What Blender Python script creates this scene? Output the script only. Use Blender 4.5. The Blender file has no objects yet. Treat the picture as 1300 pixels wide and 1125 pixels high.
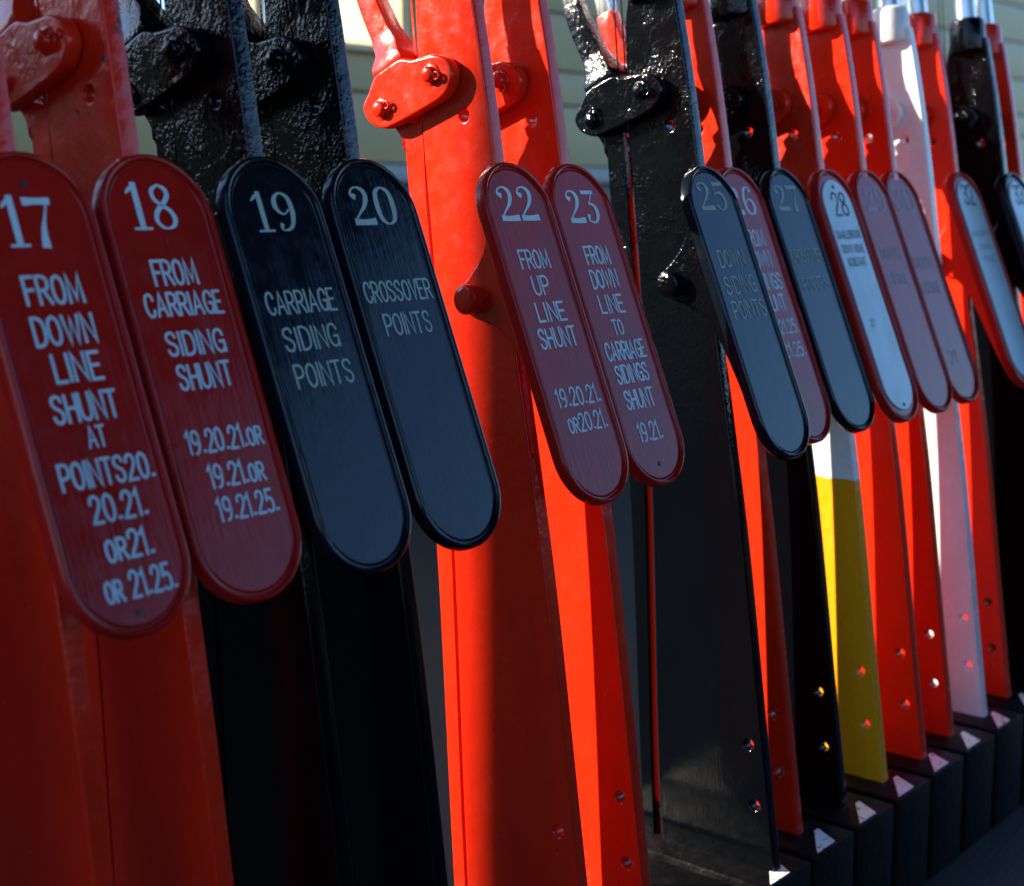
import bpy, bmesh, math, random
from mathutils import Vector, Matrix

random.seed(7)
scene = bpy.context.scene
col = scene.collection
R = math.radians

# ---------------------------------------------------------------- camera
ZF = 0.93                      # height of the lever pivot-hole line above the floor
PITCH = 0.1016                 # spacing of the levers in the frame (4 in)
F_PX, W_PX = 1920.0, 1300.0
CAM_PITCH = math.atan((517.0 - 240.0) / F_PX)
CAM_YAW = math.atan((2258.0 - 650.0) * math.cos(CAM_PITCH) / F_PX)
cam_data = bpy.data.cameras.new('camera')
cam = bpy.data.objects.new('camera', cam_data)
col.objects.link(cam)
cam.location = (1.17377, -0.93062, -0.06652 + ZF)
fw = Vector((math.cos(CAM_YAW) * math.cos(CAM_PITCH), math.sin(CAM_YAW) * math.cos(CAM_PITCH), -math.sin(CAM_PITCH)))
cam.rotation_euler = fw.to_track_quat('-Z', 'Y').to_euler()
cam_data.sensor_fit = 'HORIZONTAL'
cam_data.sensor_width = 36.0
cam_data.lens = F_PX / W_PX * 36.0
cam_data.shift_y = -45.5 / W_PX
cam_data.clip_start = 0.05
cam_data.clip_end = 3000
cam_data.dof.use_dof = True
cam_data.dof.focus_distance = 1.36
cam_data.dof.aperture_fstop = 6.3
scene.camera = cam

# ---------------------------------------------------------------- light
SUN_TRAVEL = Vector((1.0, -1.27, -0.72)).normalized()
elev = math.asin(-SUN_TRAVEL.z)
azim = math.atan2(-SUN_TRAVEL.x, -SUN_TRAVEL.y)
world = bpy.data.worlds.new('World')
scene.world = world
world.use_nodes = True
nt = world.node_tree
sky = nt.nodes.new('ShaderNodeTexSky')
sky.sky_type = 'NISHITA'
sky.sun_disc = False
sky.sun_elevation = elev
sky.sun_rotation = azim
sky.air_density = 1.0
sky.dust_density = 0.7
sky.ozone_density = 7.0
bg = nt.nodes['Background']
bg.inputs['Strength'].default_value = 0.12
nt.links.new(sky.outputs['Color'], bg.inputs['Color'])
sun_data = bpy.data.lights.new('sun', 'SUN')
sun_data.energy = 5.0
sun_data.angle = R(0.6)
sun_data.color = (1.0, 0.88, 0.70)
sun = bpy.data.objects.new('sun', sun_data)
col.objects.link(sun)
sun.location = (-6, 6, 5)
sun.rotation_euler = SUN_TRAVEL.to_track_quat('-Z', 'Y').to_euler()
scene.view_settings.view_transform = 'Standard'
scene.view_settings.look = 'None'
scene.view_settings.gamma = 1.0
scene.view_settings.exposure = 1.75

# ---------------------------------------------------------------- materials
def mat_new(name):
    m = bpy.data.materials.new(name)
    m.use_nodes = True
    return m, m.node_tree, m.node_tree.nodes['Principled BSDF']

def coords(nt, scale=(1, 1, 1)):
    tc = nt.nodes.new('ShaderNodeTexCoord')
    oi = nt.nodes.new('ShaderNodeObjectInfo')
    mul = nt.nodes.new('ShaderNodeMath'); mul.operation = 'MULTIPLY'; mul.inputs[1].default_value = 37.0
    nt.links.new(oi.outputs['Random'], mul.inputs[0])
    add = nt.nodes.new('ShaderNodeVectorMath'); add.operation = 'ADD'
    nt.links.new(tc.outputs['Object'], add.inputs[0]); nt.links.new(mul.outputs[0], add.inputs[1])
    mp = nt.nodes.new('ShaderNodeMapping'); mp.inputs['Scale'].default_value = scale
    nt.links.new(add.outputs[0], mp.inputs['Vector'])
    return mp.outputs['Vector']

def noise(nt, vec, scale, detail=2.0, rough=0.5):
    n = nt.nodes.new('ShaderNodeTexNoise')
    n.inputs['Scale'].default_value = scale
    n.inputs['Detail'].default_value = detail
    n.inputs['Roughness'].default_value = rough
    nt.links.new(vec, n.inputs['Vector'])
    return n.outputs['Fac']

def ramp(nt, fac, stops):
    r = nt.nodes.new('ShaderNodeValToRGB')
    e = r.color_ramp.elements
    while len(e) < len(stops): e.new(0.5)
    for k, (pos, c) in enumerate(stops):
        e[k].position = pos
        e[k].color = (c, c, c, 1) if not hasattr(c, '__len__') else (*c, 1)
    nt.links.new(fac, r.inputs['Fac'])
    return r.outputs['Color']

def mixc(nt, fac, a, b):
    m = nt.nodes.new('ShaderNodeMix'); m.data_type = 'RGBA'
    for s, v in ((0, fac), (6, a), (7, b)):
        if hasattr(v, 'is_output'): nt.links.new(v, m.inputs[s])
        elif s == 0: m.inputs[0].default_value = v
        else: m.inputs[s].default_value = (*v, 1)
    return m.outputs[2]

def bump(nt, height, dist, strength=1.0, prev=None):
    b = nt.nodes.new('ShaderNodeBump')
    b.inputs['Distance'].default_value = dist
    b.inputs['Strength'].default_value = strength
    nt.links.new(height, b.inputs['Height'])
    if prev is not None: nt.links.new(prev, b.inputs['Normal'])
    return b.outputs['Normal']

def enamel(name, color, rough=0.22, lump=1.0, fine=1.0, chips=0.0, chip_col=(0.03, 0.028, 0.03), streak=0.3, base_sock=None, coat=0.0, spec=0.5, low=1.0, rvar=0.12):
    """thick brush-applied gloss paint over cast / forged iron"""
    m, nt, b = mat_new(name)
    v = coords(nt)
    vs = coords(nt, (1, 1, 0.07))
    tone = noise(nt, v, 22, 3)
    dark = tuple(c * 0.86 for c in color); light = tuple(min(1, c * 1.1) for c in color)
    cc = mixc(nt, tone, dark, light)
    smut = ramp(nt, noise(nt, coords(nt, (1, 1, 0.25)), 16, 6, 0.65), [(0.42, 0.0), (0.78, 0.45)])      # greasy, dulled patches
    cc = mixc(nt, smut, cc, tuple(c * 0.45 for c in color))
    scr = ramp(nt, noise(nt, coords(nt, (1, 1, 0.035)), 330, 3, 0.7), [(0.70, 0.0), (0.74, 0.35)])       # fine upright rub marks
    cc = mixc(nt, scr, cc, tuple(min(1.0, c * 1.5 + 0.01) for c in color))
    if base_sock: cc = base_sock(nt, cc)
    if chips > 0:
        ch = noise(nt, v, 85, 5, 0.62)
        big = noise(nt, v, 9, 2)
        mm = nt.nodes.new('ShaderNodeMath'); mm.operation = 'MULTIPLY'
        nt.links.new(ch, mm.inputs[0]); nt.links.new(big, mm.inputs[1])
        mask = ramp(nt, mm.outputs[0], [(0.0, 0.0), (0.44 - 0.06 * chips, 0.0), (0.45 - 0.06 * chips, 1.0)])
        tz = nt.nodes.new('ShaderNodeTexCoord'); sz = nt.nodes.new('ShaderNodeSeparateXYZ'); nt.links.new(tz.outputs['Object'], sz.inputs[0])
        hz = nt.nodes.new('ShaderNodeMath'); hz.operation = 'GREATER_THAN'; hz.inputs[1].default_value = -0.10
        nt.links.new(sz.outputs['Z'], hz.inputs[0])
        mz = nt.nodes.new('ShaderNodeMath'); mz.operation = 'MULTIPLY'; nt.links.new(mask, mz.inputs[0]); nt.links.new(hz.outputs[0], mz.inputs[1])
        cc = mixc(nt, mz.outputs[0], cc, chip_col)
    nt.links.new(cc, b.inputs['Base Color'])
    rr = ramp(nt, noise(nt, v, 60, 3), [(0.3, max(0.05, rough - 0.55 * rvar)), (0.75, rough + rvar)])
    nt.links.new(rr, b.inputs['Roughness'])
    b.inputs['Specular IOR Level'].default_value = spec
    hc = noise(nt, v, 75, 2)
    hf = noise(nt, v, 260, 2.5, 0.55)
    pm = nt.nodes.new('ShaderNodeMath'); pm.operation = 'MULTIPLY'      # brush-out: some areas flow smooth, others stay lumpy
    nt.links.new(hf, pm.inputs[0]); nt.links.new(ramp(nt, noise(nt, v, 28, 3), [(0.32, 0.15), (0.68, 1.35)]), pm.inputs[1]); hf = pm.outputs[0]
    if low < 1.0:       # lumpy casting above, smoother forged bar below
        tc = nt.nodes.new('ShaderNodeTexCoord'); sp = nt.nodes.new('ShaderNodeSeparateXYZ'); nt.links.new(tc.outputs['Object'], sp.inputs[0])
        mr = nt.nodes.new('ShaderNodeMapRange'); mr.inputs[1].default_value = -0.38; mr.inputs[2].default_value = -0.12
        mr.inputs[3].default_value = low; mr.inputs[4].default_value = 1.0
        nt.links.new(sp.outputs['Z'], mr.inputs[0])
        def masked(h):
            mu = nt.nodes.new('ShaderNodeMath'); mu.operation = 'MULTIPLY'
            nt.links.new(h, mu.inputs[0]); nt.links.new(mr.outputs[0], mu.inputs[1]); return mu.outputs[0]
        hc, hf = masked(hc), masked(hf)
    n1 = bump(nt, hc, 0.0011 * lump, 1.0)
    n2 = bump(nt, hf, 0.00042 * fine, 1.0, n1)
    n3 = bump(nt, noise(nt, vs, 420, 2), 0.00022 * streak, 1.0, n2)
    nt.links.new(n3, b.inputs['Normal'])
    if coat > 0:
        b.inputs['Coat Weight'].default_value = coat
        b.inputs['Coat Roughness'].default_value = 0.08
    return m

def home_distant(nt, cc):
    """red above a white band, yellow below: the paint scheme of a combined lever"""
    tc = nt.nodes.new('ShaderNodeTexCoord')
    sp = nt.nodes.new('ShaderNodeSeparateXYZ'); nt.links.new(tc.outputs['Object'], sp.inputs[0])
    wob = nt.nodes.new('ShaderNodeMath'); wob.operation = 'MULTIPLY_ADD'; wob.inputs[1].default_value = 0.006
    nt.links.new(noise(nt, tc.outputs['Object'], 70, 3), wob.inputs[0]); nt.links.new(sp.outputs['Z'], wob.inputs[2])
    def below(z):
        n = nt.nodes.new('ShaderNodeMath'); n.operation = 'LESS_THAN'; n.inputs[1].default_value = z + 0.003
        nt.links.new(wob.outputs[0], n.inputs[0]); return n.outputs[0]
    c1 = mixc(nt, below(-0.304), cc, (0.74, 0.75, 0.74))
    return mixc(nt, below(-0.419), c1, (0.78, 0.31, 0.006))

RED = (0.66, 0.020, 0.004)
BLK = (0.0012, 0.0018, 0.003)
M = {}
M['red'] = enamel('red gloss paint', RED, 0.18, 0.5, 0.45, 0.25, spec=0.35)
M['red_chipped'] = enamel('chipped red gloss paint', RED, 0.20, 0.5, 0.5, 1.25, spec=0.35)
M['black'] = enamel('black gloss paint', BLK, 0.11, 0.7, 2.1, 0.0, low=0.1, rvar=0.03, spec=0.3)
M['white'] = enamel('white gloss paint', (0.76, 0.74, 0.73), 0.24, 0.6, 0.5, 0.0)
M['home_distant'] = enamel('red white and yellow paint', RED, 0.26, 0.8, 0.7, 0.2, base_sock=home_distant)
M['plate_red'] = enamel('maroon red plate enamel', (0.34, 0.010, 0.007), 0.16, 0.12, 0.08, 0.0, streak=0.9, spec=0.22)
M['plate_black'] = enamel('black plate enamel', (0.003, 0.006, 0.010), 0.12, 0.10, 0.08, 0.0, streak=0.5, spec=0.26)
M['panel_sky_tint'] = enamel('white panel with sky tint', (0.42, 0.52, 0.58), 0.35, 0.05, 0.03, 0.0, streak=0.1)  # white panel, with the blue cast of skylight put into its colour
M['letter_white'] = enamel('sky-tinted white lettering', (0.42, 0.54, 0.60), 0.45, 0.05, 0.2, 0.0)  # white letters, blue skylight mixed into the base colour
M['letter_grey'] = enamel('weathered cream sign paint', (0.27, 0.34, 0.31), 0.5, 0.05, 0.3, 0.0)
M['letter_faded'] = enamel('faded sign paint', (0.24, 0.26, 0.22), 0.5, 0.05, 0.3, 0.0)
M['letter_faded_red'] = enamel('faded sign paint on red', (0.26, 0.24, 0.25), 0.5, 0.05, 0.3, 0.0)
M['letter_black'] = enamel('engraved black lettering', (0.012, 0.014, 0.016), 0.5, 0.05, 0.1, 0.0)
M['letter_dim'] = enamel('worn engraved lettering', (0.33, 0.36, 0.36), 0.5, 0.05, 0.1, 0.0)
M['iron'] = enamel('black frame iron', (0.0025, 0.0025, 0.0035), 0.40, 1.0, 1.0, 0.0, spec=0.2)
M['hole'] = enamel('dark screw', (0.01, 0.01, 0.012), 0.5, 0.3, 0.3, 0.0)

m, nt_, b = mat_new('polished steel')
b.inputs['Metallic'].default_value = 1.0
b.inputs['Base Color'].default_value = (0.62, 0.62, 0.61, 1)
v = coords(nt_, (1, 1, 0.05))
nt_.links.new(ramp(nt_, noise(nt_, v, 300, 3), [(0.3, 0.16), (0.8, 0.36)]), b.inputs['Roughness'])
M['steel'] = m

m, nt_, b = mat_new('worn white floor paint')
v = coords(nt_)
mask = ramp(nt_, noise(nt_, v, 150, 5, 0.65), [(0.58, 0.0), (0.63, 1.0)])
nt_.links.new(mixc(nt_, mask, (0.85, 0.87, 0.88), (0.02, 0.02, 0.022)), b.inputs['Base Color'])
b.inputs['Roughness'].default_value = 0.5
nt_.links.new(bump(nt_, noise(nt_, v, 200, 4), 0.0008), b.inputs['Normal'])
M['white_mark'] = m

def board_mat(name, color, rough=0.5, var=0.15):
    m, nt, b = mat_new(name)
    v = coords(nt, (0.5, 4, 4))
    g = noise(nt, v, 14, 5, 0.6)
    c = mixc(nt, g, tuple(x * (1 - var) for x in color), tuple(x * (1 + var) for x in color))
    nt.links.new(c, b.inputs['Base Color'])
    b.inputs['Roughness'].default_value = rough
    nt.links.new(bump(nt, noise(nt, v, 60, 4), 0.001), b.inputs['Normal'])
    return m
M['stone_board'] = board_mat('stone coloured board paint', (0.42, 0.33, 0.15))
M['rail_grey'] = board_mat('grey rail paint', (0.30, 0.32, 0.32))
M['brown_board'] = board_mat('dark brown dado paint', (0.020, 0.016, 0.014), 0.45, 0.3)
M['cream'] = board_mat('cream joinery paint', (0.60, 0.48, 0.26))
M['floor'] = board_mat('dark brown floor', (0.018, 0.014, 0.012), 0.6, 0.3)

# ---------------------------------------------------------------- mesh helpers
def link(name, mesh, material, parent=None, loc=(0, 0, 0), rot=(0, 0, 0)):
    o = bpy.data.objects.new(name, mesh)
    col.objects.link(o)
    if parent is not None: o.parent = parent
    o.location = loc; o.rotation_euler = rot
    if material is not None:
        if not mesh.materials: mesh.materials.append(None)
        o.material_slots[0].link = 'OBJECT'
        o.material_slots[0].material = material
    return o

def finish(me, angle=38):
    for p in me.polygons: p.use_smooth = True
    me.set_sharp_from_angle(angle=R(angle))
    return me

def bm_mesh(bm, name, angle=38):
    bmesh.ops.recalc_face_normals(bm, faces=bm.faces)
    me = bpy.data.meshes.new(name); bm.to_mesh(me); bm.free()
    return finish(me, angle)

def catmull(pts, n=6, closed=False):
    out = []
    L = len(pts)
    seg = L if closed else L - 1
    for i in range(seg):
        if closed: p0, p1, p2, p3 = (pts[(i + k - 1) % L] for k in range(4))
        else: p0, p1, p2, p3 = pts[max(i - 1, 0)], pts[i], pts[i + 1], pts[min(i + 2, L - 1)]
        for k in range(n):
            t = k / n
            out.append(tuple(0.5 * (2 * b + (c - a) * t + (2 * a - 5 * b + 4 * c - d) * t * t + (3 * b - a - 3 * c + d) * t ** 3)
                             for a, b, c, d in zip(p0, p1, p2, p3)))
    if not closed: out.append(tuple(pts[-1]))
    return out

def circle(cx, cy, r, n=20):
    return [(cx + r * math.cos(2 * math.pi * k / n), cy + r * math.sin(2 * math.pi * k / n)) for k in range(n)]

def plate2d(name, loops, x0, x1, bevel=0.0015, res=2, angle=38):
    """flat bar / plate: outline and holes given in (y, z), extruded from x0 to x1 with rounded edges"""
    cu = bpy.data.curves.new(name, 'CURVE')
    cu.dimensions = '2D'; cu.fill_mode = 'BOTH'
    cu.extrude = (x1 - x0) / 2 - bevel
    cu.bevel_depth = bevel; cu.bevel_resolution = res; cu.offset = -bevel
    for lp in loops:
        s = cu.splines.new('POLY'); s.points.add(len(lp) - 1); s.use_cyclic_u = True
        for k, (a, b_) in enumerate(lp): s.points[k].co = (a, b_, 0, 1)
    o = bpy.data.objects.new(name, cu); col.objects.link(o)
    me = bpy.data.meshes.new_from_object(o.evaluated_get(bpy.context.evaluated_depsgraph_get()))
    bpy.data.objects.remove(o); bpy.data.curves.remove(cu)
    # local (x, y, z) -> world (z, x, y)
    me.transform(Matrix(((0, 0, 1, (x0 + x1) / 2), (1, 0, 0, 0), (0, 1, 0, 0), (0, 0, 0, 1))))
    me.materials.clear(); me.name = name
    return finish(me, angle)

def lathe(name, prof, n=28, angle=38):
    """profile of (r, z) turned about z"""
    bm = bmesh.new(); rings = []
    for r, z in prof:
        rings.append([bm.verts.new((r * math.cos(2 * math.pi * k / n), r * math.sin(2 * math.pi * k / n), z)) for k in range(n)] if r > 1e-6
                     else [bm.verts.new((0, 0, z))])
    for a, b_ in zip(rings, rings[1:]):
        for k in range(n):
            j = (k + 1) % n
            if len(a) == 1 and len(b_) == 1: continue
            if len(a) == 1: bm.faces.new((a[0], b_[k], b_[j]))
            elif len(b_) == 1: bm.faces.new((a[k], a[j], b_[0]))
            else: bm.faces.new((a[k], a[j], b_[j], b_[k]))
    for ring in (rings[0], rings[-1]):
        if len(ring) > 1: bm.faces.new(ring)
    return bm_mesh(bm, name, angle)

def loft_rect(name, secs, bevel=0.002):
    """bar along sections (y, z, half width in plane, half thickness in x)"""
    bm = bmesh.new(); rings = []
    for i, (y, z, hw, ht) in enumerate(secs):
        a = secs[max(i - 1, 0)]; c = secs[min(i + 1, len(secs) - 1)]
        d = Vector((c[0] - a[0], c[1] - a[1])).normalized(); nn = Vector((-d.y, d.x))
        rings.append([bm.verts.new((sx * ht, y + nn.x * hw * s, z + nn.y * hw * s)) for s, sx in ((1, -1), (1, 1), (-1, 1), (-1, -1))])
    for a, b_ in zip(rings, rings[1:]):
        for k in range(4):
            j = (k + 1) % 4
            bm.faces.new((a[k], a[j], b_[j], b_[k]))
    bm.faces.new(rings[0]); bm.faces.new(rings[-1])
    bmesh.ops.recalc_face_normals(bm, faces=bm.faces)
    if bevel:
        ed = [e for e in bm.edges if e.is_manifold and e.calc_face_angle(0) > R(35)]
        bmesh.ops.bevel(bm, geom=ed, offset=bevel, segments=2, affect='EDGES', profile=0.6, clamp_overlap=True)
    return bm_mesh(bm, name, 42)

def box(name, x0, x1, y0, y1, z0, z1, bevel=0.0):
    bm = bmesh.new()
    bmesh.ops.create_cube(bm, size=1)
    for v_ in bm.verts: v_.co = ((x0 + x1) / 2 + v_.co.x * (x1 - x0), (y0 + y1) / 2 + v_.co.y * (y1 - y0), (z0 + z1) / 2 + v_.co.z * (z1 - z0))
    if bevel: bmesh.ops.bevel(bm, geom=bm.edges[:], offset=bevel, segments=2, affect='EDGES', profile=0.6)
    return bm_mesh(bm, name, 40)

def lerp_profile(tab, z):
    for (z0, y0), (z1, y1) in zip(tab, tab[1:]):
        if (z0 - z) * (z1 - z) <= 0: return y0 + (y1 - y0) * (z - z0) / (z1 - z0)
    return tab[-1][1]

# ---------------------------------------------------------------- setting: floor, wall with window band
WALL_Y = 2.60
def structure(name, mesh, material):
    o = link(name, mesh, material); o['kind'] = 'structure'; return o
structure('floor', box('floor', -6, 16, -6, 9, -0.20, 0.0), M['floor'])

wall_z = lambda z: (z + 0.0665) * 1.583 - 0.0665 + ZF
wall = link('wall', box('wall_core', 0.055, 14.0, WALL_Y + 0.03, WALL_Y + 0.16, 0.0, wall_z(0.205)), M['brown_board'])
wall['kind'] = 'structure'
wcore2 = link('wall_panel', box('wall_upper_core', 4.95, 14.0, WALL_Y + 0.03, WALL_Y + 0.16, wall_z(0.205) + 0.002, 3.29), M['brown_board'], wall)
edges = [wall_z(-0.95), wall_z(-0.80), wall_z(-0.65), wall_z(-0.50), wall_z(-0.35), wall_z(-0.20), wall_z(-0.062)]
zb = [0.02] + [e for e in edges if e > 0.1]
for a, c in zip(zb, zb[1:]):
    link('board', box('board_low', 0.055, 13.9, WALL_Y, WALL_Y + 0.028, a + 0.004, c - 0.004, 0.004), M['brown_board'], wall)
link('dado_rail', box('dado_rail', 0.055, 13.9, WALL_Y - 0.02, WALL_Y + 0.028, wall_z(-0.052), wall_z(-0.016), 0.006), M['rail_grey'], wall)
link('board', box('board_mid', 0.055, 13.9, WALL_Y, WALL_Y + 0.028, wall_z(-0.012), wall_z(0.126), 0.004), M['stone_board'], wall)
link('board', box('board_sill', 0.055, 13.9, WALL_Y, WALL_Y + 0.028, wall_z(0.131), wall_z(0.205), 0.004), M['stone_board'], wall)
zz = wall_z(0.208)
while zz < 3.07:
    link('board', box('board_up', 4.93, 13.9, WALL_Y, WALL_Y + 0.028, zz + 0.003, zz + 0.205, 0.004), M['stone_board'], wall)
    zz += 0.21
link('window_sill', box('window_sill', 0.055, 4.92, WALL_Y - 0.04, WALL_Y + 0.19, wall_z(0.207), wall_z(0.222), 0.006), M['cream'], wall)
for xx in (3.86, 4.27):
    link('window_post', box('window_post', xx, xx + 0.045, WALL_Y + 0.04, WALL_Y + 0.15, wall_z(0.223), 3.29, 0.006), M['cream'], wall)
link('window_jamb', box('window_jamb', 4.875, 4.925, WALL_Y + 0.01, WALL_Y + 0.62, wall_z(0.223), 3.29, 0.006), M['cream'], wall)
# unseen pier, added on the sun side to shade levers 17 to 20
pier = structure('shade_pier', box('shade_pier', -5.0, 0.050, WALL_Y, WALL_Y + 0.16, 0.0, 3.295), M['stone_board'])

structure('shade_front_wall', box('shade_front_wall', -1.0, 9.0, -2.36, -2.2, 0.0, 0.85), M['brown_board'])  # unseen wall, added to cut skylight on the lower lever fronts
structure('shade_roof', box('shade_roof', 0.2, 5.9, -8.0, WALL_Y + 0.4, 3.30, 3.42), M['brown_board'])  # unseen roof, added to hold back skylight and darken plate reflections

# ---------------------------------------------------------------- lever part meshes (local origin = pivot hole, x across the row)
FRONT = [(0.152, 0.001), (0.128, -0.005), (0.105, -0.010), (0.05, -0.021), (-0.044, -0.037), (-0.20, -0.060), (-0.322, -0.081), (-0.45, -0.102), (-0.65, -0.129), (-0.815, -0.152)]
BACK = [(0.152, 0.054), (0.128, 0.058), (0.105, 0.060), (0.05, 0.057), (-0.005, 0.053), (-0.334, 0.020), (-0.673, 0.004), (-0.815, -0.004)]
HT = 0.0078
def smooth_edge(tab):
    return [(y, z) for z, y in catmull(tab, 5)]
bar_outline = smooth_edge(FRONT) + smooth_edge(BACK)[::-1]
ME = {}
ME['bar'] = plate2d('lever_bar', [bar_outline, circle(0, 0, 0.0056), circle(-0.113, -0.657, 0.0056), circle(-0.122, -0.723, 0.0056)], -HT, HT, 0.0022, 3)
ME['bar_short'] = plate2d('lever_bar_plain', [bar_outline, circle(0, 0, 0.0056)], -HT, HT, 0.0022, 3)
# spring catch rod running down the back edge
def rod_mesh(gap, name):
    rb = [(-0.006, 0.056), (-0.03, 0.0525), (-0.044, 0.051), (-0.334, 0.022), (-0.673, 0.006), (-0.81, -0.002)]
    ra = [(0.004, 0.104), (-0.008, 0.090), (-0.018, 0.081), (-0.032, 0.076), (-0.048, 0.073), (-0.379, 0.0405), (-0.678, 0.0225), (-0.81, 0.014)]
    o = [(y + gap, z) for z, y in catmull(ra, 4)] + [(0.06 + gap, 0.012)] * 0 + [(y + gap, z) for z, y in catmull(rb, 4)][::-1]
    return plate2d(name, [o], -0.0068, 0.0068, 0.0018, 2)
ME['rod'] = rod_mesh(0.0006, 'catch_rod')
ME['rod_gap'] = rod_mesh(0.0075, 'catch_rod_spaced')
# crank cheek
cheek = [(0.100, 0.038), (0.108, 0.024), (0.1155, 0.012), (0.113, 0.002), (0.104, -0.006), (0.089, -0.010), (0.074, -0.007), (0.040, 0.005), (0.013, 0.0165),
         (0.0035, 0.028), (0.002, 0.040), (0.009, 0.050), (0.023, 0.055), (0.038, 0.0535), (0.052, 0.052), (0.066, 0.0535), (0.083, 0.047)]
ck = catmull(cheek, 5, True)
ME['cheek_near'] = plate2d('crank_cheek', [ck], -0.0225, -0.0092, 0.0026, 3)
ME['cheek_far'] = plate2d('crank_cheek_far', [ck], 0.0092, 0.0200, 0.0026, 3)
arm = [(0.080, 0.036, 0.021, 0.0088), (0.0845, 0.046, 0.0205, 0.0205), (0.089, 0.054, 0.0195, 0.0200), (0.0955, 0.066, 0.0155, 0.0118), (0.105, 0.080, 0.0125, 0.0105),
       (0.1190, 0.104, 0.0118, 0.0100), (0.1285, 0.124, 0.0115, 0.0095), (0.133, 0.136, 0.0112, 0.009)]
ME['arm'] = loft_rect('catch_arm', arm, 0.0026)
grip = [(0.1325, 0.1345, 0.0102, 0.0078), (0.139, 0.160, 0.0102, 0.0075), (0.143, 0.195, 0.011, 0.007), (0.145, 0.24, 0.011, 0.007), (0.150, 0.32, 0.011, 0.007), (0.158, 0.385, 0.010, 0.007)]
ME['grip'] = loft_rect('catch_grip', grip, 0.002)
# pins
def stud(name, r, h, dome=0.0008, n=20):
    me = lathe(name, [(r, 0), (r, h - 0.0012), (r - 0.0010, h - 0.0003), (r * 0.6, h + dome), (0, h + dome)], n, 50)
    me.transform(Matrix.Rotation(R(-90), 4, 'Y')); return me
ME['pin'] = stud('crank_pin', 0.0074, 0.0075)
ME['washer'] = stud('pin_washer', 0.0108, 0.0018, 0.0)
def torus_arc(name, r, t, a0, a1, n=16, m_=8):
    bm = bmesh.new(); rings = []
    for k in range(n + 1):
        a = R(a0 + (a1 - a0) * k / n)
        rings.append([bm.verts.new((t * math.cos(2 * math.pi * j / m_), (r + t * math.sin(2 * math.pi * j / m_)) * math.cos(a), (r + t * math.sin(2 * math.pi * j / m_)) * math.sin(a))) for j in range(m_)])
    for a_, b_ in zip(rings, rings[1:]):
        for j in range(m_):
            q = (j + 1) % m_
            bm.faces.new((a_[j], a_[q], b_[q], b_[j]))
    bm.faces.new(rings[0]); bm.faces.new(rings[-1])
    return bm_mesh(bm, name, 60)
ME['cotter'] = torus_arc('split_pin', 0.0033, 0.0013, -150, 150)
ME['bolt'] = stud('bracket_bolt', 0.0135, 0.0140, 0.0008, 24)
# round collar and handle (local origin at their foot)
ME['collar'] = lathe('collar', [(0.0, 0), (0.0225, 0.0), (0.0250, 0.0015), (0.0262, 0.0050), (0.0258, 0.040), (0.0245, 0.046), (0.0205, 0.049), (0.0, 0.049)])
ME['handle'] = lathe('handle', [(0.0, 0), (0.0158, 0), (0.0150, 0.03), (0.0138, 0.12), (0.0142, 0.20), (0.0175, 0.232), (0.0185, 0.245), (0.0165, 0.258), (0.0, 0.264)])
LEAN = math.atan2(0.13, 1.0)

# ---------------------------------------------------------------- description plate meshes
PW, PL = 0.094, 0.321
P_TOP = Vector((0.0, -0.0405, -0.043)); P_BOT = Vector((0.0, -0.160, -0.341))
P_TILT = math.atan2(-(P_BOT.y - P_TOP.y), -(P_BOT.z - P_TOP.z))
def stadium(w, l, n=18):
    r = w / 2; h = l / 2 - r
    return [(r * math.cos(math.pi * k / n), h + r * math.sin(math.pi * k / n)) for k in range(n + 1)] + \
           [(r * math.cos(math.pi + math.pi * k / n), -h + r * math.sin(math.pi + math.pi * k / n)) for k in range(n + 1)]
def stadium_loft(name, prof, w=PW, l=PL, angle=30):
    """profile of (inset from outer edge, height toward the reader); local frame x right, z up, -y toward reader"""
    bm = bmesh.new(); rings = []
    for ins, h in prof:
        rings.append([bm.verts.new((x, -h, z)) for x, z in stadium(w - 2 * ins, l - 2 * ins)])
    n = len(rings[0])
    for a, b_ in zip(rings, rings[1:]):
        for k in range(n):
            j = (k + 1) % n
            bm.faces.new((a[k], a[j], b_[j], b_[k]))
    bm.faces.new(rings[0]); bm.faces.new(rings[-1])
    return bm_mesh(bm, name, angle)
ME['plate'] = stadium_loft('description_plate', [(0.0008, -0.0080), (0, -0.0070), (0, 0.0016), (0.0005, 0.0030), (0.0014, 0.0040), (0.0027, 0.0043), (0.0038, 0.0038), (0.0044, 0.0024),
                                                 (0.0049, 0.0010), (0.0055, 0.0010), (0.0061, 0.0019), (0.0068, 0.0022), (0.0073, 0.0016), (0.0078, 0.0012)])
PANEL_H = 0.0012
ME['panel'] = stadium_loft('white_panel', [(0.0, PANEL_H - 0.0005), (0.0, PANEL_H + 0.0016), (0.0006, PANEL_H + 0.0020)], 0.0700, 0.292)
web = [(-0.0385, -0.0445), (-0.0335, -0.047), (-0.0275, -0.056), (-0.0255, -0.066), (-0.027, -0.086), (-0.032, -0.101), (-0.0325, -0.111), (-0.027, -0.127), (-0.016, -0.142), (-0.005, -0.154),
       (-0.001, -0.165), (-0.006, -0.177), (-0.019, -0.1845), (-0.042, -0.190), (-0.060, -0.202), (-0.079, -0.228), (-0.112, -0.290), (-0.135, -0.328), (-0.143, -0.334)]
webl = catmull(web, 4) + [(-0.1515, -0.330), (-0.0415, -0.052)]
ME['web'] = plate2d('bracket', [webl], -0.0160, -0.0080, 0.0022, 2)
ME['screw'] = lathe('screw', [(0.0, 0), (0.0026, 0), (0.0024, 0.0006), (0.0, 0.0008)], 12)
ME['screw'].transform(Matrix.Rotation(R(90), 4, 'X'))

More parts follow.
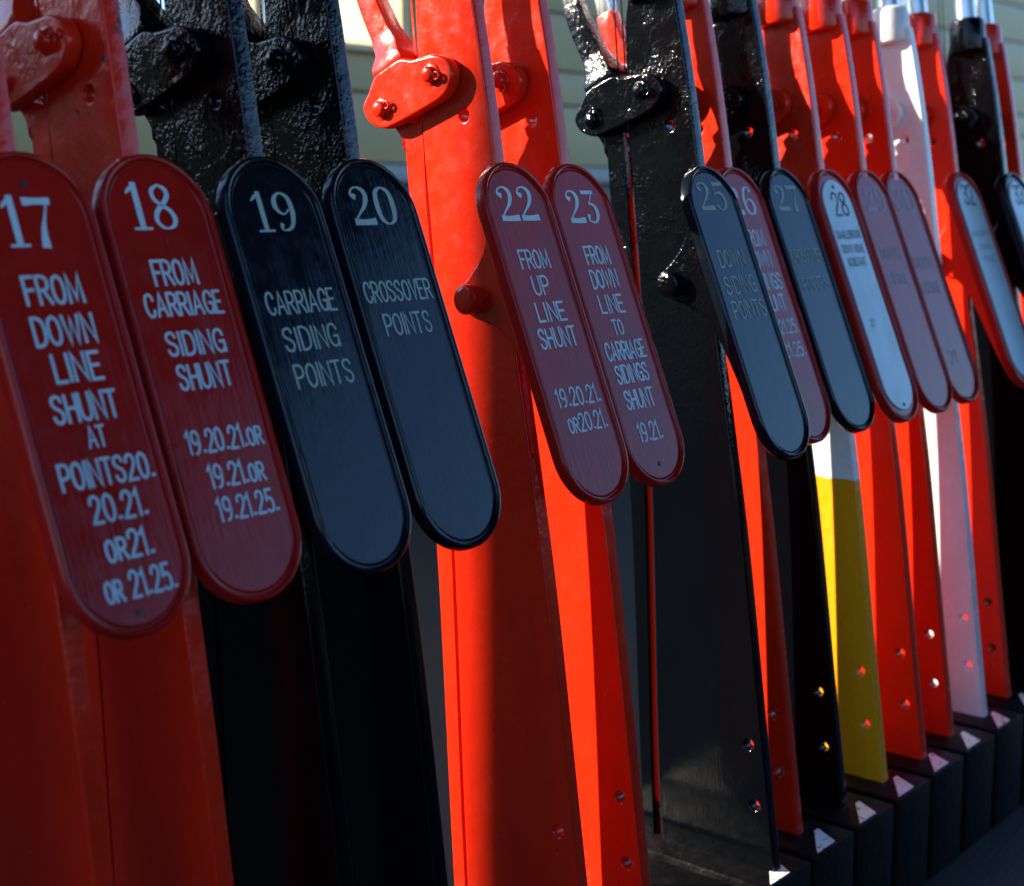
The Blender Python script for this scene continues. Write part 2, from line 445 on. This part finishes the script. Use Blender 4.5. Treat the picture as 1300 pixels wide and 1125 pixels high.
# ---------------------------------------------------------------- sign-writer's alphabet
def S(*pts): return ('s',) + pts      # smooth stroke
def P(*pts): return ('p',) + pts      # straight stroke
G = {
 'A': (.52, [P((0, 0), (.26, 1), (.52, 0)), P((.10, .32), (.42, .32))]),
 'B': (.46, [P((0, 0), (0, 1)), S((0, 1), (.25, 1), (.40, .88), (.40, .66), (.26, .54), (0, .53)), S((.02, .53), (.28, .53), (.45, .42), (.46, .18), (.30, .0), (0, 0))]),
 'C': (.46, [S((.46, .74), (.40, .93), (.25, 1), (.08, .87), (.0, .5), (.08, .13), (.25, 0), (.40, .07), (.46, .26))]),
 'D': (.46, [P((0, 0), (0, 1)), S((0, 1), (.20, 1), (.40, .86), (.46, .5), (.40, .14), (.20, 0), (0, 0))]),
 'E': (.40, [P((.40, 1), (0, 1), (0, 0), (.40, 0)), P((.02, .52), (.34, .52))]),
 'F': (.40, [P((.40, 1), (0, 1), (0, 0)), P((.02, .52), (.34, .52))]),
 'G': (.48, [S((.47, .76), (.40, .94), (.25, 1), (.08, .87), (.0, .5), (.08, .13), (.25, 0), (.40, .07), (.47, .22)), P((.28, .46), (.48, .46), (.48, 0))]),
 'H': (.46, [P((0, 0), (0, 1)), P((.46, 0), (.46, 1)), P((.02, .52), (.44, .52))]),
 'I': (.04, [P((.02, 0), (.02, 1))]),
 'K': (.46, [P((0, 0), (0, 1)), P((.46, 1), (.03, .42)), P((.16, .56), (.48, 0))]),
 'L': (.38, [P((0, 1), (0, 0), (.38, 0))]),
 'M': (.60, [P((0, 0), (.04, 1), (.30, .12), (.56, 1), (.60, 0))]),
 'N': (.46, [P((0, 0), (0, 1), (.46, 0), (.46, 1))]),
 'O': (.48, [S((.24, 1), (.42, .86), (.48, .5), (.42, .14), (.24, 0), (.06, .14), (0, .5), (.06, .86), (.24, 1))]),
 'P': (.44, [P((0, 0), (0, 1)), S((0, 1), (.24, 1), (.40, .92), (.44, .74), (.40, .55), (.24, .46), (0, .46))]),
 'R': (.46, [P((0, 0), (0, 1)), S((0, 1), (.24, 1), (.40, .92), (.44, .75), (.40, .57), (.24, .49), (0, .49)), P((.22, .47), (.48, 0))]),
 'S': (.44, [S((.42, .80), (.36, .95), (.22, 1), (.06, .92), (.02, .75), (.10, .60), (.24, .51), (.38, .40), (.43, .23), (.36, .06), (.22, 0), (.07, .06), (.01, .22))]),
 'T': (.46, [P((0, 1), (.46, 1)), P((.23, .98), (.23, 0))]),
 'U': (.46, [S((0, 1), (0, .70), (0, .35), (.06, .10), (.23, 0), (.40, .10), (.46, .35), (.46, .70), (.46, 1))]),
 'V': (.48, [P((0, 1), (.24, 0), (.48, 1))]),
 'W': (.68, [P((0, 1), (.17, 0), (.34, .90), (.51, 0), (.68, 1))]),
 '&': (.52, [S((.52, 0), (.30, .35), (.12, .68), (.14, .92), (.26, 1), (.38, .90), (.36, .70), (.16, .50), (.02, .28), (.08, .06), (.24, 0), (.42, .12), (.52, .42))]),
 '0': (.44, [S((.22, 1), (.38, .86), (.44, .5), (.38, .14), (.22, 0), (.06, .14), (0, .5), (.06, .86), (.22, 1))]),
 '1': (.18, [P((0, .80), (.15, 1), (.15, 0))]),
 '2': (.44, [S((.02, .74), (.07, .92), (.22, 1), (.38, .92), (.42, .72), (.32, .48), (.14, .22), (.02, .0)), P((.02, 0), (.44, 0))]),
 '5': (.42, [P((.40, 1), (.07, 1), (.04, .55)), S((.04, .55), (.20, .63), (.36, .55), (.42, .33), (.36, .09), (.20, 0), (.02, .08))]),
 '7': (.42, [P((0, 1), (.42, 1), (.14, 0))]),
 '9': (.44, [S((.42, .66), (.32, .46), (.16, .44), (.03, .56), (.02, .78), (.10, .95), (.22, 1), (.36, .94), (.43, .72), (.40, .36), (.28, .08), (.12, 0))]),
 '3': (.42, [S((.02, .80), (.10, .96), (.22, 1), (.37, .92), (.40, .74), (.32, .57), (.16, .52)), S((.16, .52), (.34, .48), (.42, .30), (.36, .08), (.20, 0), (.06, .06), (0, .22))]),
 '8': (.44, [S((.22, 1), (.37, .92), (.38, .70), (.22, .54), (.04, .36), (.04, .10), (.22, 0), (.40, .10), (.40, .36), (.22, .54), (.06, .70), (.07, .92), (.22, 1))]),
 '.': (.10, [P((.0, .06), (.10, .06))]),
 ' ': (.18, []),
}
# fat-faced numerals: strokes of (x, y, pen width)
N = {
 '0': (.62, [[(.31, .97, .05), (.50, .84, .15), (.55, .5, .19), (.50, .16, .15), (.31, .03, .05), (.12, .16, .15), (.07, .5, .19), (.12, .84, .15), (.31, .97, .05)]]),
 '1': (.42, [[(.22, .97, .16), (.22, .5, .17), (.22, .06, .16)], [(.01, .80, .05), (.10, .88, .10), (.20, .95, .08)], [(.02, .03, .06), (.22, .03, .07), (.42, .03, .06)]]),
 '2': (.62, [[(.16, .74, .17), (.08, .80, .10), (.14, .92, .06), (.30, .97, .06), (.46, .88, .15), (.50, .72, .18), (.40, .50, .13), (.22, .32, .07), (.10, .20, .06)], [(.06, .10, .19), (.30, .085, .17), (.58, .10, .20)]]),
 '3': (.58, [[(.06, .93, .13), (.30, .93, .13), (.50, .93, .13)], [(.47, .92, .05), (.36, .74, .05), (.24, .58, .05)], [(.24, .58, .05), (.40, .56, .10), (.50, .42, .18), (.50, .24, .18), (.38, .06, .10), (.22, .03, .06), (.08, .10, .08), (.10, .22, .16)]]),
 '5': (.58, [[(.12, .92, .15), (.30, .915, .14), (.52, .93, .17)], [(.09, .90, .05), (.09, .74, .05), (.08, .55, .05)], [(.08, .55, .05), (.24, .62, .08), (.42, .56, .14), (.50, .36, .19), (.46, .16, .16), (.30, .03, .06), (.14, .05, .06), (.08, .16, .15)]]),
 '6': (.60, [[(.46, .84, .14), (.48, .93, .07), (.36, .97, .06), (.18, .86, .13), (.08, .52, .18), (.12, .16, .15), (.30, .03, .06), (.46, .12, .13), (.52, .30, .18), (.46, .48, .12), (.32, .56, .05), (.18, .46, .06)]]),
 '7': (.58, [[(.04, .90, .19), (.26, .90, .15), (.54, .90, .17)], [(.52, .88, .05), (.42, .62, .06), (.32, .34, .13), (.28, .04, .21)]]),
 '8': (.58, [[(.29, .97, .05), (.44, .88, .12), (.46, .74, .13), (.34, .58, .12), (.14, .40, .13), (.07, .22, .12), (.16, .07, .08), (.31, .03, .05), (.47, .10, .11), (.52, .26, .14), (.44, .42, .11), (.26, .54, .09), (.12, .68, .11), (.12, .86, .11), (.29, .97, .05)]]),
 '9': (.60, [[(.14, .16, .14), (.12, .07, .07), (.24, .03, .06), (.42, .14, .13), (.52, .48, .18), (.48, .84, .15), (.30, .97, .06), (.14, .88, .13), (.08, .70, .18), (.14, .52, .12), (.28, .44, .05), (.42, .54, .06)]]),
}

def ribbon(bm, pts, y):
    """pts = (x, z, width): one continuous flat painted stroke at depth y"""
    L = [p for i, p in enumerate(pts) if i == 0 or math.hypot(p[0] - pts[i - 1][0], p[1] - pts[i - 1][1]) > 1e-6]
    if len(L) < 2: return
    closed = math.hypot(L[0][0] - L[-1][0], L[0][1] - L[-1][1]) < 1e-5
    if closed: L = L[:-1]
    n = len(L); lv, rv = [], []
    for i, (x, z, w) in enumerate(L):
        a = L[(i - 1) % n] if (closed or i) else None
        c = L[(i + 1) % n] if (closed or i < n - 1) else None
        d0 = Vector((x - a[0], z - a[1])).normalized() if a else None
        d1 = Vector((c[0] - x, c[1] - z)).normalized() if c else None
        d0 = d0 or d1; d1 = d1 or d0
        n0 = Vector((-d0.y, d0.x)); n1 = Vector((-d1.y, d1.x))
        mt = n0 + n1
        mt = mt.normalized() if mt.length > 1e-4 else n0
        k = min(1 / max(mt.dot(n0), 0.2), 2.4)
        ex = Vector((0, 0))
        if not closed and i == 0: ex = -d1 * w * 0.42
        if not closed and i == n - 1: ex = d0 * w * 0.42
        o = mt * (w / 2 * k)
        lv.append(bm.verts.new((x + o.x + ex.x, y, z + o.y + ex.y))); rv.append(bm.verts.new((x - o.x + ex.x, y, z - o.y + ex.y)))
    for i in range(n if closed else n - 1):
        j = (i + 1) % n
        try: bm.faces.new((lv[i], lv[j], rv[j], rv[i]))
        except ValueError: pass

def text_mesh(name, lines, y, weight=0.115):
    """lines: (string, centre x, distance from plate top, width, height) in metres on the plate"""
    bm = bmesh.new()
    layer = 0
    for s, cx, t, w, h in lines:
        zc = PL / 2 - t
        # small caps: lower-case letters are drawn at 0.8 height
        total = 0; adv = []
        for ch in s:
            sc = 0.78 if ch.islower() else 1.0
            g = G[ch.upper()]
            adv.append((g, sc, total)); total += g[0] * sc + 0.17
        total -= 0.17
        kx = w / total
        pen = weight * h
        kx = (w - pen * 0.9) / total
        for g, sc, x0 in adv:
            jx, jz = random.uniform(-.012, .012) * h, random.uniform(-.012, .012) * h
            for st in g[1]:
                pts = list(st[1:])
                if st[0] == 's': pts = catmull(pts, 5)
                yy = y - 0.00003 * (layer % 5); layer += 1
                ribbon(bm, [(cx - w / 2 + pen * .45 + (x0 + px * sc) * kx + jx, zc - h / 2 + pen * .4 + pz * sc * (h - pen * .8) + jz, pen) for px, pz in pts], yy)
    return bm_norm(bm, name)

def bm_norm(bm, name):
    for f in bm.faces:
        f.normal_update()
        if f.normal.y > 0: f.normal_flip()
    me = bpy.data.meshes.new(name); bm.to_mesh(me); bm.free(); return me

def numeral_mesh(name, s, cx, t, w, h, y, sans=False):
    if sans:
        return text_mesh(name, [(s, cx, t, w, h)], y, 0.10)
    bm = bmesh.new(); layer = 0
    zc = PL / 2 - t
    total = sum(N[c][0] for c in s) + 0.10 * (len(s) - 1)
    kx = w / total; x0 = 0
    for c in s:
        for st in N[c][1]:
            pts = catmull(st, 6)
            yy = y - 0.00003 * (layer % 5); layer += 1
            ribbon(bm, [(cx - w / 2 + (x0 + px) * kx, zc - h / 2 + pz * h, pw * h * 0.86) for px, pz, pw in pts], yy)
        x0 += N[c][0] + 0.10
    return bm_norm(bm, name)

# ---------------------------------------------------------------- the levers
# number: paint, lever shift, plate shift, plate paint, letter paint, numeral (cx, t, w, h), lines in mm
LEVERS = {
 16: ('red', -.004, 0, None, None, None, []),  # out of view, added to keep skylight off its neighbour
 17: ('red', -.012, -.004, 'red', 'letter_white', (-3, 48, 35, 34), [('FROM', 1, 94, 43, 20), ('DOWN', 1, 121, 46, 20), ('LINE', 3, 146, 36, 19.5), ('SHUNT', 1, 172, 49, 19), ('AT', 3, 192, 14, 14.5), ('POINTS20.', 4, 215, 70, 18), ('20.21.', 5, 238, 42, 18.5), ('or21.', 5, 263, 36, 18.5), ('or 21.25.', 6, 288, 54, 18)]),
 18: ('red_chipped', -.006, -.005, 'red', 'letter_white', (-4, 39, 38, 34), [('FROM', 0, 87, 38, 19), ('CARRIAGE', 1, 110, 66, 17.3), ('SIDING', 2, 138, 50, 17.5), ('SHUNT', 2, 162, 46, 18.3), ('19.20.21.or', 4, 207, 66, 17), ('19.21.or', 6, 232, 49, 17), ('19.21.25.', 8, 255, 53, 17)]),
 19: ('black', -.020, .002, 'black', 'letter_grey', (0, 44, 40, 31), [('CARRIAGE', 0, 114, 68, 18), ('SIDING', 0, 142, 54, 18.5), ('POINTS', 2, 170, 57, 18.5)]),
 20: ('black', -.020, .0, 'black', 'letter_grey', (0, 40, 49, 33), [('CROSSOVER', 0, 111, 75, 17.5), ('POINTS', 0, 138, 52, 18)]),
 22: ('red', 0, 0, 'red', 'letter_white', (-1, 40, 52, 34), [('FROM', 0, 93, 42, 18.5), ('UP', -2, 118, 23, 18.5), ('LINE', 1, 143, 41, 18.5), ('SHUNT', 0, 167, 54, 19), ('19.20.21.', 3, 222, 63, 17.5), ('or20.21.', 5, 246, 56, 17.5)]),
 23: ('red', .003, .003, 'red', 'letter_white', (1, 44, 47, 34), [('FROM', 1, 93, 39, 19), ('DOWN', 1, 117, 43, 19), ('LINE', 0, 142, 38, 18.7), ('TO', -1, 165, 17, 15.5), ('CARRIAGE', 0, 188, 63, 18.5), ('SIDINGS', -1, 211, 52, 18.4), ('SHUNT', -1, 236, 47, 19), ('19.21.', -1, 268, 38, 18.8)]),
 25: ('black', -.021, .005, 'black', 'letter_faded', (0, 34, 52, 32), [('DOWN', -1, 103, 50, 19), ('SIDING', 0, 132, 61, 19.5), ('POINTS', 2, 159, 64, 19.5)]),
 26: ('red', .008, .004, 'red', 'letter_white', (0, 40, 54, 34), [('FROM', 1, 84, 42, 20), ('DOWN', 0, 109, 45, 20), ('SIDINGS', 0, 135, 60, 19.7), ('SHUNT', -2, 160, 52, 19.5), ('20.21.25.', 3, 188, 62, 17), ('21.25.', 11, 215, 46, 17)]),
 27: ('black', .005, .005, 'black', 'letter_faded', (-2, 37, 52, 32), [('CROSSOVER', 0, 108, 71, 16), ('POINTS', -1, 142, 58, 16)]),
 28: ('home_distant', .002, .001, 'white_red', 'letter_black', (3, 46, 37, 31), [('SMALLBROOK', 0, 85, 62, 11), ('DOWN HOME', 0, 103, 56, 11), ('& DISTANT', 0, 120, 47, 11), ('27', -12, 197, 12, 9.5)]),
 29: ('red', -.003, .007, 'red', 'letter_faded_red', (4, 40, 52, 33), [('DOWN', 0, 112, 52, 17), ('HOME', 0, 145, 56, 17)]),
 30: ('red', .004, .008, 'red', 'letter_faded_red', (2, 40, 58, 34), [('DOWN', 0, 128, 56, 17), ('HOME', 0, 163, 56, 17), ('21', -6, 258, 22, 19)]),
 31: ('white', 0.0, 0, None, None, None, []),
 32: ('red', .006, .004, 'white_red', 'letter_black', (0, 35, 36, 32), [('SMALLBROOK', 0, 93, 60, 9), ('DOWN', 0, 113, 40, 9), ('HOME', 0, 131, 44, 9)]),
 33: ('black', -.024, 0, 'white_black', 'letter_black', (0, 35, 36, 32), [('DOWN', 0, 93, 46, 10), ('HOME', 0, 113, 46, 10)]),
 34: ('red', -.008, 0, None, None, None, []),
}
LABELS = {
 16: 'unseen red lever without a plate, added to shade lever 17',
 17: 'red lever with red plate 17 reading from down line shunt at points',
 18: 'red lever with red plate 18 reading from carriage siding shunt, chipped below its crank',
 19: 'black lever with black plate 19 reading carriage siding points',
 20: 'black lever with black plate 20 reading crossover points',
 22: 'sunlit red lever with red plate 22 reading from up line shunt',
 23: 'red lever with red plate 23 reading from down line to carriage sidings shunt',
 25: 'lumpy black lever with black plate 25 reading down siding points',
 26: 'red lever behind black lever 25, its red plate 26 half hidden',
 27: 'black lever with a blue-sheened black plate 27 in faded lettering',
 28: 'lever painted red, white and yellow with white plate 28 reading down home and distant',
 29: 'red lever with dull red plate 29 touching plate 30',
 30: 'red lever with dull red plate 30, beside the white lever',
 31: 'plain white lever without a plate between two red levers',
 32: 'red lever with red-rimmed white plate 32 behind the white lever',
 33: 'black lever with black-rimmed white plate 33',
 34: 'red lever without a plate, last in the row beyond black lever 33',
}

def build_lever(n):
    paint, dy, pdy, pkind, lpaint, num, lines = LEVERS[n]
    pm = M[paint]
    sub = M['red'] if paint == 'home_distant' else pm
    root = bpy.data.objects.new('signal_lever', None)
    col.objects.link(root)
    root.empty_display_size = 0.05
    root.location = (n * PITCH, dy, ZF)
    root['label'] = LABELS[n]; root['category'] = 'lever'; root['group'] = 'signal levers in the frame'
    link('lever_bar', ME['bar'] if n != 25 else ME['bar'], pm, root)
    c = link('collar', ME['collar'], sub, root, (0, 0.0275, 0.131), (-LEAN, 0, 0))
    link('handle', ME['handle'], M['steel'], root, (0, 0.0275 + 0.048 * math.sin(LEAN), 0.131 + 0.048 * math.cos(LEAN)), (-LEAN, 0, 0))
    link('catch_rod', ME['rod_gap'] if n == 25 else ME['rod'], pm, root)
    ca = link('catch_handle', ME['arm'], sub, root)
    link('grip', ME['grip'], M['steel'], ca)
    link('cheek', ME['cheek_near'], sub, ca)
    link('cheek', ME['cheek_far'], sub, ca)
    for k, (y, z, a) in enumerate(((0.0265, 0.037, 150 + 40 * (n % 3)), (0.0895, 0.008, 60 + 50 * (n % 4)))):
        pn = link('pin', ME['pin'], sub, root, (-0.0222, y, z))
        link('washer', ME['washer'], sub, pn)
        aa = R(a)
        link('split_pin', ME['cotter'], sub, pn, (-0.0045, 0.0100 * math.cos(aa), 0.0100 * math.sin(aa)), (aa, 0, 0))
    if pkind:
        pc = 'black' if 'black' in pkind else 'red'
        mid = (P_TOP + P_BOT) / 2
        br = link('bracket', ME['web'], sub, root, (0, pdy, 0))
        link('bolt', ME['bolt'], sub, br, (-0.0158, -0.0185, -0.1665))
        pl = link('description_plate', ME['plate'], M['plate_' + pc], root, (0, mid.y + pdy, mid.z), (-P_TILT, R(random.uniform(-0.5, 0.5)), 0))
        y = -(PANEL_H + 0.0004)
        white = pkind.startswith('white')
        if white:
            link('white_panel', ME['panel'], M['panel_sky_tint'], pl)
            y = -(PANEL_H + 0.0020 + 0.0004)
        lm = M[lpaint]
        cx, t, w, h = (q / 1000 for q in num)
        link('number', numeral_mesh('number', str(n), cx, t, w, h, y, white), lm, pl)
        L = [(s, a / 1000, b_ / 1000, c_ / 1000, d / 1000) for s, a, b_, c_, d in lines]
        wt = 0.118 if lpaint == 'letter_white' else 0.10
        for ln in L:
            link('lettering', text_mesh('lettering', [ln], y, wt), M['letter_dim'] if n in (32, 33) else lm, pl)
        if n in (17, 23, 28, 32, 33):
            for t in ((0.024, 0.300) if white else ((0.022, 0.306) if n == 17 else (0.300,))):
                link('screw', ME['screw'], M['hole'], pl, (0, y + 0.0003, PL / 2 - t))
    return root
for n in LEVERS: build_lever(n)

# ---------------------------------------------------------------- cast iron base the levers stand in
base = bpy.data.objects.new('lever_frame_base', None)
col.objects.link(base)
base.location = (26 * PITCH, 0, 0)
base['label'] = 'black cast iron lever frame base with white painted marks at each lever foot'
base['category'] = 'frame base'
ZT = ZF - 0.792
cast = box('quadrant_casting', -0.0445, 0.0445, -0.186, 0.075, 0.0, ZT, 0.004)
mk = bmesh.new()
quad = [(0.014, -0.150), (0.022, -0.151), (0.004, -0.1815), (-0.036, -0.1810)]
lo = [mk.verts.new((x, y, ZT - 0.0005)) for x, y in quad]; hi = [mk.verts.new((x, y, ZT + 0.0012)) for x, y in quad]
mk.faces.new(hi); mk.faces.new(lo[::-1])
for k in range(4): mk.faces.new((lo[k], lo[(k + 1) % 4], hi[(k + 1) % 4], hi[k]))
mark = bm_mesh(mk, 'white_mark')
for n in range(15, 38):
    q = link('quadrant_casting', cast, M['iron'], base, ((n - 26) * PITCH, 0, 0))
    link('white_mark', mark, M['white_mark'], q)
link('bearer', box('bearer', -1.2, 1.3, -0.15, 0.05, 0.004, ZT - 0.03), M['iron'], base)

scene.render.resolution_x = 1024
scene.render.resolution_y = 886
